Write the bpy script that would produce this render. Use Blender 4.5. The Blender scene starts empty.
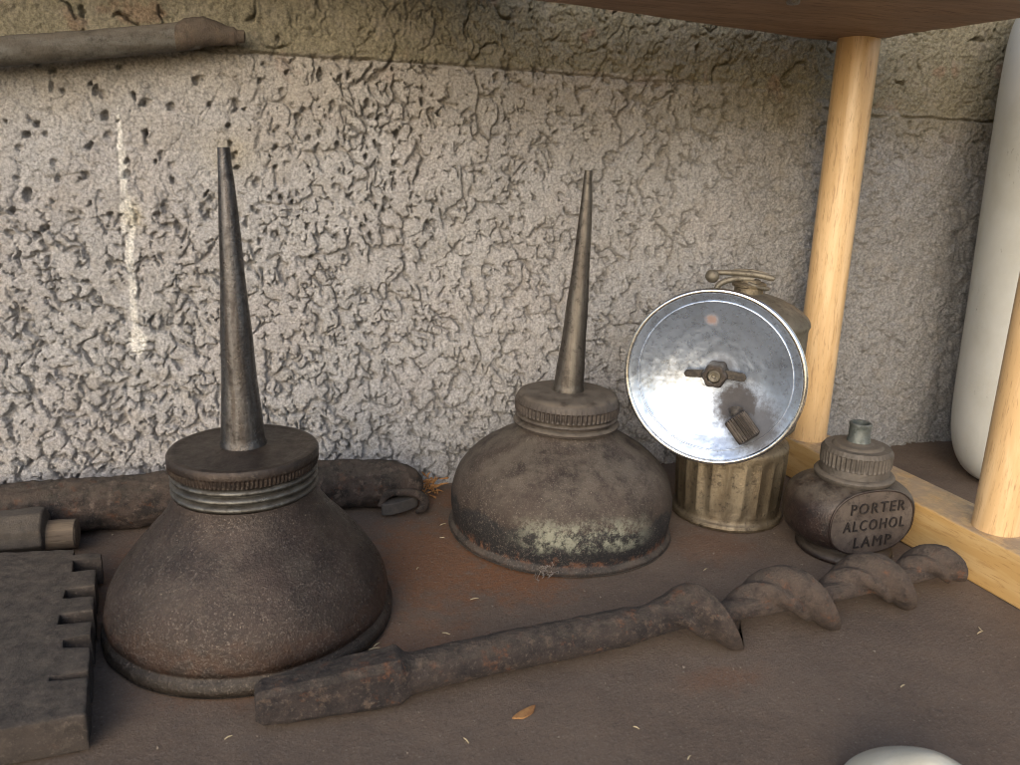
import bpy, bmesh, math, random
import numpy as np
from mathutils import Vector, Matrix, Quaternion

S = 0.01                      # coordinates below are centimetres
SC = bpy.context.scene
COL = SC.collection
R = math.radians
rng = np.random.default_rng(7)
random.seed(7)

# ------------------------------------------------------------ camera
PITCH, ROLL, YAW = R(15.5), R(1.7), R(17.0)
fw = Vector((math.sin(YAW)*math.cos(PITCH), math.cos(YAW)*math.cos(PITCH), -math.sin(PITCH)))
rt = Vector((math.cos(YAW), -math.sin(YAW), 0)); up = rt.cross(fw)
c_, s_ = math.cos(ROLL), math.sin(ROLL)
r2 = c_*rt + s_*up; u2 = -s_*rt + c_*up
cd = bpy.data.cameras.new('camera'); cam = bpy.data.objects.new('camera', cd); COL.objects.link(cam)
M = Matrix((r2, u2, -fw)).transposed().to_4x4(); M.translation = Vector((0, 0, 16*S)); cam.matrix_world = M
cd.sensor_width = 36; cd.lens = 36*830/1020; cd.clip_start = 0.005; cd.clip_end = 200
cd.dof.use_dof = True; cd.dof.focus_distance = 0.335; cd.dof.aperture_fstop = 26
SC.camera = cam
# ------------------------------------------------------------ light
SUN_EL, SUN_DIR = R(23), Vector((-0.50, -0.86, 0)).normalized()     # towards the light, horizontally
w = bpy.data.worlds.new('World'); SC.world = w; w.use_nodes = True
nt = w.node_tree; bg = nt.nodes['Background']
sky = nt.nodes.new('ShaderNodeTexSky'); sky.sky_type = 'NISHITA'; sky.sun_disc = False
sky.sun_elevation = SUN_EL; sky.sun_rotation = math.atan2(SUN_DIR.x, SUN_DIR.y)
sky.dust_density = 2.5; sky.air_density = 1.0
nt.links.new(sky.outputs[0], bg.inputs[0]); bg.inputs[1].default_value = 0.15
sd = bpy.data.lights.new('sun', 'SUN'); sd.energy = 0.82; sd.angle = R(58); sd.color = (1, .985, .97)
sun = bpy.data.objects.new('sun', sd); COL.objects.link(sun)
L = (SUN_DIR*math.cos(SUN_EL) + Vector((0, 0, math.sin(SUN_EL))))
sun.rotation_euler = L.to_track_quat('Z', 'Y').to_euler()
SC.view_settings.view_transform = 'Standard'; SC.view_settings.look = 'None'
SC.cycles.filter_width = 1.0
SC.view_settings.exposure = 0.70; SC.view_settings.gamma = 1.0; SC.view_settings.use_curve_mapping = False

# ------------------------------------------------------------ noise (numpy)
_perm = np.random.default_rng(3).permutation(256); _perm = np.concatenate([_perm, _perm, _perm])
_grad = np.random.default_rng(4).normal(size=(256, 3)); _grad /= np.linalg.norm(_grad, axis=1, keepdims=True)
def perlin(x, y, z=0.0):
    x, y, z = np.broadcast_arrays(np.asarray(x, float), np.asarray(y, float), np.asarray(z, float))
    xi, yi, zi = np.floor(x).astype(int), np.floor(y).astype(int), np.floor(z).astype(int)
    xf, yf, zf = x-xi, y-yi, z-zi
    fade = lambda t: t*t*t*(t*(t*6-15)+10)
    u, v, w_ = fade(xf), fade(yf), fade(zf)
    def g(a, b, c):
        h = _perm[_perm[_perm[(xi+a) & 255] + ((yi+b) & 255)] + ((zi+c) & 255)]
        G = _grad[h]
        return G[..., 0]*(xf-a) + G[..., 1]*(yf-b) + G[..., 2]*(zf-c)
    lp = lambda a, b, t: a+(b-a)*t
    return lp(lp(lp(g(0,0,0), g(1,0,0), u), lp(g(0,1,0), g(1,1,0), u), v),
              lp(lp(g(0,0,1), g(1,0,1), u), lp(g(0,1,1), g(1,1,1), u), v), w_)*1.5
def fbm(x, y, z=0.0, o=4):
    s, a = 0, 1.0
    for i in range(o):
        s = s + a*perlin(x*2**i+7.3*i, y*2**i-3.1*i, z*2**i+i); a *= .5
    return s
def sst(a, b, x):
    t = np.clip((x-a)/(b-a), 0, 1); return t*t*(3-2*t)

# ------------------------------------------------------------ objects
def link(name, me, mat=None, parent=None, smooth=38):
    if mat: me.materials.append(mat)
    o = bpy.data.objects.new(name, me); COL.objects.link(o)
    if parent: o.parent = parent
    if smooth:
        me.polygons.foreach_set('use_smooth', [True]*len(me.polygons)); me.set_sharp_from_angle(angle=R(smooth))
    return o
def thing(name, label, cat, loc=(0, 0, 0), rotz=0, group=None):
    o = bpy.data.objects.new(name, None); COL.objects.link(o); o.empty_display_size = .01
    o.location = Vector(loc)*S; o.rotation_euler = (0, 0, rotz)
    return tag(o, label, cat, group)
def tag(o, label, cat, group=None):
    o['label'] = label; o['category'] = cat
    if group: o['group'] = group
    return o
def mesh(name, V, F):
    me = bpy.data.meshes.new(name); me.from_pydata([tuple(v) for v in np.asarray(V, float)*S], [], F); me.update(); return me
def grid(V, closed_u=True, cap0=False, cap1=False):
    """V: (rows, cols, 3); the columns wrap round"""
    n, m = V.shape[:2]; P = list(V.reshape(-1, 3)); F = []
    for i in range(n-1):
        for j in range(m if closed_u else m-1):
            k = (j+1) % m
            F.append((i*m+j, i*m+k, (i+1)*m+k, (i+1)*m+j))
    if cap0: F.append(tuple(range(m-1, -1, -1)))
    if cap1: F.append(tuple((n-1)*m+j for j in range(m)))
    return P, F
def lathe(prof, seg=128, fn=None, sub=1, rough=0, rs=1.0):
    """prof: (r, z); fn(r, z, theta) -> r"""
    pr = np.array(prof, float)
    if sub > 1:
        s = np.linspace(0, len(pr)-1, (len(pr)-1)*sub+1)
        # Catmull-Rom
        i = np.clip(np.floor(s).astype(int), 0, len(pr)-2); t = (s-i)[:, None]
        P0, P1, P2, P3 = pr[np.clip(i-1, 0, None)], pr[i], pr[i+1], pr[np.clip(i+2, None, len(pr)-1)]
        pr = .5*(2*P1+(P2-P0)*t+(2*P0-5*P1+4*P2-P3)*t*t+(3*P1-P0-3*P2+P3)*t**3)
    th = np.linspace(0, 2*np.pi, seg, endpoint=False)
    r = np.repeat(pr[:, :1], seg, 1); z = np.repeat(pr[:, 1:], seg, 1); T = np.repeat(th[None], len(pr), 0)
    if fn: r = fn(r, z, T)
    V = np.stack([r*np.cos(T), r*np.sin(T), z], -1)
    if rough:
        d = fbm(V[..., 0]*rs+5, V[..., 1]*rs, V[..., 2]*rs, 3)*rough*np.minimum(1, r*2)
        V[..., 0] += d*np.cos(T); V[..., 1] += d*np.sin(T)
    return V
def lathe_mesh(name, prof, **k):
    V = lathe(prof, **k); n, m = V.shape[:2]
    P, F = grid(V, True, prof[0][0] > 1e-4, prof[-1][0] > 1e-4)
    return mesh(name, P, F)
def tube(path, rad, seg=14, sub=1, caps=True):
    P = np.array(path, float); rad = np.broadcast_to(np.asarray(rad, float), (len(P),)).copy()
    if sub > 1:
        s = np.linspace(0, len(P)-1, (len(P)-1)*sub+1)
        i = np.clip(np.floor(s).astype(int), 0, len(P)-2); t = (s-i)[:, None]
        P0, P1, P2, P3 = P[np.clip(i-1, 0, None)], P[i], P[i+1], P[np.clip(i+2, None, len(P)-1)]
        rad = rad[i]+(rad[i+1]-rad[i])*t[:, 0]
        P = .5*(2*P1+(P2-P0)*t+(2*P0-5*P1+4*P2-P3)*t*t+(3*P1-P0-3*P2+P3)*t**3)
    n = len(P); T = np.gradient(P, axis=0); T /= np.linalg.norm(T, axis=1, keepdims=True)+1e-12
    a = np.array([0, 0, 1.]) if abs(T[0, 2]) < .9 else np.array([1., 0, 0])
    N = np.cross(T[0], a); N /= np.linalg.norm(N); V = []
    for k in range(n):
        N = N-T[k]*(N@T[k]); N /= np.linalg.norm(N); B = np.cross(T[k], N)
        th = np.linspace(0, 2*np.pi, seg, endpoint=False)[:, None]
        V.append(P[k]+rad[k]*(np.cos(th)*N+np.sin(th)*B))
    return grid(np.array(V), True, caps, caps)
def tube_mesh(name, path, rad, **k): return mesh(name, *tube(path, rad, **k))
def merge(name, *parts):
    V, F = [], []
    for p, f in parts:
        b = len(V); V += [tuple(q) for q in p]; F += [tuple(i+b for i in q) for q in f]
    return mesh(name, V, F)
def prism(poly, z0, z1):
    n = len(poly); V = [(x, y, z0) for x, y in poly]+[(x, y, z1) for x, y in poly]
    F = [tuple(range(n-1, -1, -1)), tuple(range(n, 2*n))]+[(i, (i+1) % n, n+(i+1) % n, n+i) for i in range(n)]
    return V, F
def bevel(o, wd, seg=3, ang=30):
    b = o.modifiers.new('bevel', 'BEVEL'); b.width = wd*S; b.segments = seg; b.limit_method = 'ANGLE'; b.angle_limit = R(ang)
def worn(me, wd, cuts, amp, sc):
    bm = bmesh.new(); bm.from_mesh(me)
    bmesh.ops.bevel(bm, geom=list(bm.edges), offset=wd*S, segments=2, affect='EDGES', profile=.6)
    bmesh.ops.triangulate(bm, faces=bm.faces[:]); bm.to_mesh(me); bm.free(); return subdiv_noise(me, cuts, amp, sc, 4)
def subdiv_noise(me, cuts, amp, sc, o=4):
    """break a coarse mesh up and roughen it along its normals"""
    bm = bmesh.new(); bm.from_mesh(me)
    for ed in range(cuts):
        L_ = [e for e in bm.edges if e.calc_length() > .22*S]
        if not L_: break
        bmesh.ops.subdivide_edges(bm, edges=L_, cuts=1, use_grid_fill=True)
    bmesh.ops.triangulate(bm, faces=[f for f in bm.faces if len(f.verts) > 4])
    bm.normal_update()
    co = np.array([v.co[:] for v in bm.verts])/S; no = np.array([v.normal[:] for v in bm.verts])
    d = fbm(co[:, 0]*sc, co[:, 1]*sc, co[:, 2]*sc, o)*amp
    co = (co+no*d[:, None])*S
    for v, c in zip(bm.verts, co): v.co = c
    bm.to_mesh(me); bm.free(); me.update(); return me

# ------------------------------------------------------------ materials
class N:
    def __init__(s, name):
        s.m = bpy.data.materials.new(name); s.m.use_nodes = True; s.t = s.m.node_tree
        s.b = s.t.nodes['Principled BSDF']; s.tc = s.t.nodes.new('ShaderNodeTexCoord'); s.bumpn = None
    def new(s, k, **kw):
        n = s.t.nodes.new('ShaderNode'+k)
        for a, v in kw.items(): setattr(n, a, v)
        return n
    def put(s, sock, v):
        if hasattr(v, 'is_linked') or isinstance(v, bpy.types.NodeSocket): s.t.links.new(v, sock)
        elif isinstance(v, (tuple, list)) and len(v) == 3 and sock.type == 'RGBA': sock.default_value = (*v, 1)
        else: sock.default_value = v
    def map(s, sc=(1, 1, 1), loc=(0, 0, 0), rot=(0, 0, 0)):
        n = s.new('Mapping'); sc = (sc,)*3 if not hasattr(sc, '__len__') else sc
        n.inputs['Scale'].default_value = [v*100 for v in sc]; n.inputs['Location'].default_value = loc; n.inputs['Rotation'].default_value = rot
        s.t.links.new(s.tc.outputs['Object'], n.inputs[0]); return n.outputs[0]
    def noise(s, scale, detail=5, rough=.6, dist=0, vec=None, loc=(0, 0, 0)):
        n = s.new('TexNoise'); n.inputs['Scale'].default_value = 1; n.inputs['Detail'].default_value = detail
        n.inputs['Roughness'].default_value = rough; n.inputs['Distortion'].default_value = dist
        s.t.links.new(vec or s.map(scale, loc), n.inputs['Vector']); return n.outputs['Fac']
    def vor(s, scale, feat='F1', loc=(0, 0, 0), out='Distance', rand=1):
        n = s.new('TexVoronoi', feature=feat); n.inputs['Scale'].default_value = 1; n.inputs['Randomness'].default_value = rand
        s.t.links.new(s.map(scale, loc), n.inputs['Vector']); return n.outputs[out]
    def ramp(s, v, a, b, lo=0., hi=1.):
        n = s.new('MapRange', interpolation_type='SMOOTHSTEP'); s.put(n.inputs[0], v)
        for i, q in zip((1, 2, 3, 4), (a, b, lo, hi)): n.inputs[i].default_value = q
        return n.outputs[0]
    def math(s, op, a, b=0.):
        n = s.new('Math', operation=op); s.put(n.inputs[0], a); s.put(n.inputs[1], b); return n.outputs[0]
    def mul(s, a, b): return s.math('MULTIPLY', a, b)
    def mix(s, f, a, b):
        n = s.new('Mix', data_type='RGBA'); s.put(n.inputs[0], f); s.put(n.inputs[6], a); s.put(n.inputs[7], b); return n.outputs[2]
    def sep(s, v):
        n = s.new('SeparateXYZ'); s.t.links.new(v, n.inputs[0]); return n.outputs
    def upness(s):
        n = s.new('NewGeometry'); return s.sep(n.outputs['Normal'])[2]
    def bump(s, h, dist, strength=1.0):
        n = s.new('Bump'); n.inputs['Strength'].default_value = strength; n.inputs['Distance'].default_value = dist*S
        s.put(n.inputs['Height'], h)
        if s.bumpn: s.t.links.new(s.bumpn, n.inputs['Normal'])
        s.bumpn = n.outputs[0]; s.t.links.new(s.bumpn, s.b.inputs['Normal'])
    def set(s, **k):
        for a, v in k.items(): s.put(s.b.inputs[a.replace('_', ' ')], v)
        return s.m

DUST = (.118, .098, .076)
def m_wall():
    n = N('rough_plaster'); a = n.new('Attribute', attribute_name='tint'); col = a.outputs['Color']
    g = n.noise(9, 6, .75); g2 = n.noise(1.1, 4, .6, loc=(3, 1, 2))
    hs = n.new('HueSaturation'); n.put(hs.inputs['Color'], col); n.put(hs.inputs['Value'], n.ramp(g, .32, .68, .58, 1.34)); hs.inputs['Saturation'].default_value = 1
    c = n.mix(n.ramp(g2, .45, .75, 0, .35), hs.outputs[0], (.40, .36, .31))
    sp = n.vor(7, loc=(1, 4, 2)); c = n.mix(n.ramp(sp, .08, .2, .6, 0), c, (.16, .13, .10))
    n.bump(n.noise(5, 7, .8), .16, 1); n.bump(n.noise(14, 4, .75), .07, 1)
    return n.set(Base_Color=c, Roughness=.95, Specular_IOR_Level=.15)
def m_shelf():
    n = N('dusty_board')
    a = n.noise(.22, 6, .65); b = n.noise(1.3, 6, .7, loc=(2, 5, 1)); f = n.noise(10, 5, .8); f2 = n.noise(4.5, 6, .82, loc=(7, 7, 1))
    c = n.mix(n.ramp(a, .38, .62), (.145, .110, .087), (.185, .141, .110))
    c = n.mix(n.ramp(b, .40, .68, 0, .75), c, (.178, .130, .098))
    # rusty stain fields between the two cans and by the auger
    pos = n.map(1)
    def blob(x, y, rx, ry, amt):
        m = n.new('Mapping'); m.vector_type = 'TEXTURE'; m.inputs['Location'].default_value = (x, y, 0); m.inputs['Scale'].default_value = (rx, ry, 50)
        n.t.links.new(pos, m.inputs[0]); l = n.new('VectorMath', operation='LENGTH'); n.t.links.new(m.outputs[0], l.inputs[0])
        d = n.math('ADD', l.outputs['Value'], n.mul(n.math('SUBTRACT', b, .5), 2.2))
        return n.ramp(d, .25, 1.1, amt, 0)
    for q in ((9.3, 28.2, 2.6, 3.0, .85), (6.0, 30.0, 3.6, 5.0, .7), (0, 23.5, 5, 1.5, .35), (18, 28.5, 2.5, 2, .35), (13.5, 20.0, 2.0, .8, .35), (4.3, 24.6, 3, 2, .3), (-4.0, 31.5, 3, 5, .45), (10, 36, 5, 1.6, .5)):
        c = n.mix(blob(*q), c, (.25, .115, .056))
    c = n.mix(n.ramp(f2, .52, .66, 0, .55), c, (.085, .066, .053))
    c = n.mix(n.ramp(f, .52, .63, 0, .7), c, (.225, .182, .148))
    sp = n.vor(2.3, loc=(3, 3, 3)); c = n.mix(n.ramp(sp, .05, .10, .55, 0), c, (.34, .29, .22))
    n.bump(f2, .10, .8); n.bump(f, .07, .9)
    return n.set(Base_Color=c, Roughness=.92, Specular_IOR_Level=.2)
def m_rust(name, dark, mid, light, dust=.55, bumpd=.06, orange=.35, lift=False):
    n = N(name); a = n.noise(1.1, 7, .7); b = n.noise(2.6, 7, .75, loc=(4, 2, 9)); f = n.noise(9, 5, .8, loc=(1, 1, 5))
    c = n.mix(n.ramp(a, .40, .57), dark, mid); c = n.mix(n.ramp(b, .52, .66), c, light)
    if lift:            # the twisted end is drier and paler rust than the dark shank
        xx = n.math('ADD', n.sep(n.map(1))[0], n.mul(n.math('SUBTRACT', a, .5), 4)); c = n.mix(n.mul(n.ramp(xx, 0, 3.5), n.ramp(b, .36, .60, .15, .95)), c, (.090, .067, .054))
    c = n.mix(n.ramp(n.noise(1.7, 6, .7, loc=(9, 1, 1)), .55, .72, 0, orange), c, (.20, .075, .03))
    d = n.mul(n.ramp(n.upness(), .15, .95, 0, dust), n.ramp(n.noise(3, 6, .75, loc=(6, 3, 1)), .3, .65))
    c = n.mix(d, c, DUST); c = n.mix(n.ramp(f, .54, .68, 0, .6), c, (.15, .122, .104))
    n.bump(b, bumpd*1.4, 1); n.bump(f, bumpd*.9, 1); n.bump(n.noise(18, 3, .7, loc=(5, 5, 2)), bumpd*.5, 1)
    return n.set(Base_Color=c, Roughness=.82, Metallic=.1, Specular_IOR_Level=.35)
def m_can(name, lower=False, rim_z=.7):
    n = N(name); a = n.noise(.55, 6, .65); b = n.noise(2.2, 6, .7, loc=(3, 8, 1)); f = n.noise(7.5, 5, .8)
    z = n.sep(n.map(1))[2]
    if not lower:
        c = n.mix(n.ramp(a, .35, .65), (.024, .0165, .0135), (.043, .029, .023))
        c = n.mix(n.ramp(b, .52, .75, 0, .6), c, (.020, .016, .015))
        zb = n.math('ADD', z, n.mul(n.math('SUBTRACT', n.noise(1.1, 6, .75, loc=(1, 2, 9)), .5), 3.2))
        c = n.mix(n.mul(n.ramp(zb, .65, 1.0), n.ramp(zb, 1.0, 1.6, .7, 0)), c, (.050, .027, .018))
        c = n.mix(n.ramp(z, .55, .68, .5, 0), c, (.034, .030, .023))
        dust = n.mul(n.ramp(n.upness(), .2, 1, .0, .5), n.ramp(n.noise(.9, 5, .7, loc=(1, 6, 6)), .40, .72))
        met, ro = .45, n.ramp(b, .38, .62, .27, .46)
    else:
        c = n.mix(n.ramp(a, .35, .65), (.022, .015, .012), (.050, .036, .028))
        zz = n.math('ADD', z, n.mul(n.math('SUBTRACT', n.noise(.9, 7, .75, loc=(5, 2, 0)), .5), 2.0))
        band = n.ramp(zz, 1.65, 1.95, 1, 0)
        c = n.mix(band, c, (.010, .010, .011))
        pale = n.mul(n.ramp(zz, .85, 1.35), n.ramp(zz, 1.8, 2.5, 1, 0))
        pale = n.mul(pale, n.ramp(n.noise(1.8, 8, .8, loc=(2, 2, 7)), .42, .56))
        # the bare patch is on the side that faces out
        y = n.sep(n.map(1))[1]; x = n.sep(n.map(1))[0]
        pale = n.mul(pale, n.ramp(n.math('ADD', y, n.mul(n.math('ABSOLUTE', n.math('ADD', x, 1.0)), .75)), -3.6, -1.2, 1, 0))
        c = n.mix(n.mul(pale, .9), c, (.235, .240, .185))
        c = n.mix(n.mul(n.ramp(zz, .5, .7, 1, 0), n.ramp(b, .45, .6)), c, (.12, .055, .03))
        c = n.mix(n.ramp(z, .30, .42, .8, 0), c, (.040, .033, .027))
        dust = n.mul(n.ramp(n.upness(), .15, .9, .04, .75), n.ramp(n.noise(1.0, 6, .75, loc=(1, 6, 6)), .36, .62))
        met, ro = .1, .7
    c = n.mix(dust, c, DUST)
    pat = n.ramp(n.noise(.8, 4, .65, loc=(7, 3, 2)), .36, .60, .45, 1)
    c = n.mix(n.mul(pat, n.ramp(f, .53, .64, 0, .55)), c, (.125, .102, .086))
    f4 = n.noise(14, 3, .7, loc=(2, 8, 8)); c = n.mix(n.mul(pat, n.ramp(f4, .57, .67, 0, .6)), c, (.19, .16, .135))
    sp = n.vor(3.1, loc=(3, 3, 3)); c = n.mix(n.ramp(sp, .04, .09, .5, 0), c, (.30, .25, .19))
    n.bump(f, .05, .8); n.bump(f4, .02, .8); n.bump(b, .05, .6); n.bump(n.noise(.5, 2, .5, loc=(3, 3, 9)), .10, .6)
    return n.set(Base_Color=c, Roughness=ro, Metallic=met)
def m_metal(name, base, worn, dark, dust=.6, rough=(.3, .55), met=.75, streak=(2, 2, .35), bumpd=.015):
    n = N(name); a = n.noise(streak, 6, .65); b = n.noise(3, 7, .75, loc=(2, 7, 5)); f = n.noise(8, 5, .8, loc=(8, 1, 3))
    c = n.mix(n.ramp(a, .35, .62), base, worn); c = n.mix(n.ramp(b, .5, .68, 0, .85), c, dark)
    d = n.mul(n.ramp(n.upness(), .15, .9, 0, dust), n.ramp(n.noise(1.6, 6, .7, loc=(4, 4, 4)), .25, .6))
    d = n.math('MAXIMUM', d, n.ramp(f, .54, .68, 0, .45 if dust else .05))
    c = n.mix(d, c, DUST); n.bump(b, bumpd*1.3, .8); n.bump(f, bumpd*(2.2 if dust else .6), .8)
    return n.set(Base_Color=c, Roughness=n.math('MAXIMUM', n.ramp(b, .3, .7, *rough), n.mul(d, .9)), Metallic=n.mul(n.math('SUBTRACT', 1., d), met))
def m_reflector():
    n = N('tarnished_mirror_plate'); a = n.noise(.7, 6, .65); b = n.noise(3.5, 7, .75, loc=(2, 4, 1)); f = n.noise(12, 5, .75)
    c = n.mix(n.ramp(a, .35, .7), (.50, .59, .74), (.38, .44, .54))
    c = n.mix(n.ramp(b, .58, .74, 0, .5), c, (.24, .22, .21))
    sp = n.vor(5.5, loc=(1, 9, 4)); c = n.mix(n.mul(n.ramp(sp, .06, .16, .7, 0), n.ramp(n.noise(.8, 3, .6, loc=(5, 5, 1)), .45, .65)), c, (.06, .045, .035))
    # soot round the striker, rust spot near the top: local coords, bowl opens to -Y, X to its right
    pos = n.map(1)
    def blob(x, z, r, edge=1.4):
        m = n.new('Mapping'); m.vector_type = 'TEXTURE'; m.inputs['Location'].default_value = (x, 0, z); m.inputs['Scale'].default_value = (r, 99, r)
        n.t.links.new(pos, m.inputs[0]); l = n.new('VectorMath', operation='LENGTH'); n.t.links.new(m.outputs[0], l.inputs[0])
        return n.math('ADD', l.outputs['Value'], n.mul(n.math('SUBTRACT', b, .5), edge))
    soot = n.math('MAXIMUM', n.ramp(blob(1.05, -1.25, 1.15), .5, 1.3, .97, 0), n.ramp(blob(1.85, -1.9, 1.35), .45, 1.25, .85, 0))
    soot = n.math('MAXIMUM', soot, n.ramp(blob(.2, .1, .75), .5, 1.2, .7, 0))
    rust = n.ramp(blob(-.35, 2.35, .33), .3, 1.1, .7, 0)
    c = n.mix(soot, c, (.05, .045, .045)); c = n.mix(rust, c, (.30, .14, .06))
    ro = n.math('ADD', n.ramp(b, .3, .7, .22, .45), n.mul(n.math('MAXIMUM', soot, rust), .45))
    n.bump(b, .006, .6); n.bump(n.noise(.8, 3, .5, loc=(1, 1, 1)), .09, .8)
    return n.set(Base_Color=c, Roughness=ro, Metallic=n.math('SUBTRACT', .82, n.mul(n.math('MAXIMUM', soot, rust), .7)))
def m_wood(name, light, mid, dark, sc, rough=.42, dust=0., fine=1.0, coat=0.):
    n = N(name); a = n.noise(sc, 5, .6, .6); s3 = [v*5 for v in sc]; b = n.noise(s3, 4, .65, loc=(3, 1, 1)); big = n.noise(.3, 3, .5, loc=(9, 9, 2))
    c = n.mix(n.ramp(a, .40, .58), light, mid); c = n.mix(n.ramp(b, .54, .66, 0, .55*fine), c, dark)
    c = n.mix(n.ramp(big, .4, .7, 0, .5), c, mid)
    sm = n.noise([v*9 for v in sc], 3, .6, loc=(4, 8, 3)); c = n.mix(n.ramp(sm, .60, .70, 0, .6*fine), c, dark)
    if dust:
        d = n.mul(n.ramp(n.upness(), .3, .95, 0, dust), n.ramp(n.noise(1.2, 6, .7), .25, .6)); c = n.mix(d, c, (.26, .21, .17)); ro = n.math('MAXIMUM', d, rough)
    else: ro = n.ramp(b, .3, .7, rough, rough+.15)
    n.bump(b, .012, .6)
    return n.set(Base_Color=c, Roughness=ro, Coat_Weight=coat, Coat_Roughness=.3)
def m_plastic():
    n = N('white_plastic'); a = n.noise(.25, 5, .6); sp = n.noise((5, 5, 1.6), 6, .8, loc=(3, 2, 2)); area = n.noise(.35, 3, .6, loc=(6, 1, 4))
    c = n.mix(n.ramp(a, .35, .7), (.68, .70, .68), (.57, .58, .54))
    c = n.mix(n.mul(n.ramp(sp, .60, .68, 0, .85), n.ramp(area, .5, .62)), c, (.10, .085, .06))
    sc = n.noise((1.2, 1.2, 14), 2, .5, loc=(1, 1, 8)); c = n.mix(n.ramp(sc, .68, .74, 0, .5), c, (.7, .7, .68))
    n.bump(n.noise(1.5, 4, .6), .02, .5)
    return n.set(Base_Color=c, Roughness=.42, Subsurface_Weight=.15, Subsurface_Scale=.01, Subsurface_Radius=(1, .9, .7))
def m_plain(name, col, col2, sc=3, rough=.8, **k):
    n = N(name); c = n.mix(n.ramp(n.noise(sc, 6, .7), .35, .65), col, col2); n.bump(n.noise(sc*3, 4, .7), .02, .7)
    return n.set(Base_Color=c, Roughness=rough, **k)

# ------------------------------------------------------------ setting: shelf board
SH = m_shelf()
def flat_sheet(x0, x1, y0, y1, step):
    xs = np.arange(x0, x1+step, step); ys = np.arange(y0, y1+step, step)
    X, Y = np.meshgrid(xs, ys); Z = fbm(X*.5, Y*.5, 1.5, 4)*.028 + fbm(X*2.2, Y*2.2, 4, 3)*.016
    V, F = grid(np.stack([X, Y, Z-.02], -1), False); n, m = X.shape
    V = list(V); b = len(V)
    ring = [j for j in range(m)]+[i*m+m-1 for i in range(1, n)]+[(n-1)*m+j for j in range(m-2, -1, -1)]+[i*m for i in range(n-2, 0, -1)]
    V += [np.array([V[i][0], V[i][1], -1.9]) for i in ring]; q = len(ring)
    F += [(ring[i], b+i, b+(i+1) % q, ring[(i+1) % q]) for i in range(q)]; F.append(tuple(b+i for i in range(q)))
    return V, F
sh = link('shelf', mesh('shelf', *flat_sheet(-24, 58, 7, 38.4, .2)), SH, smooth=60); sh['kind'] = 'structure'

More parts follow.
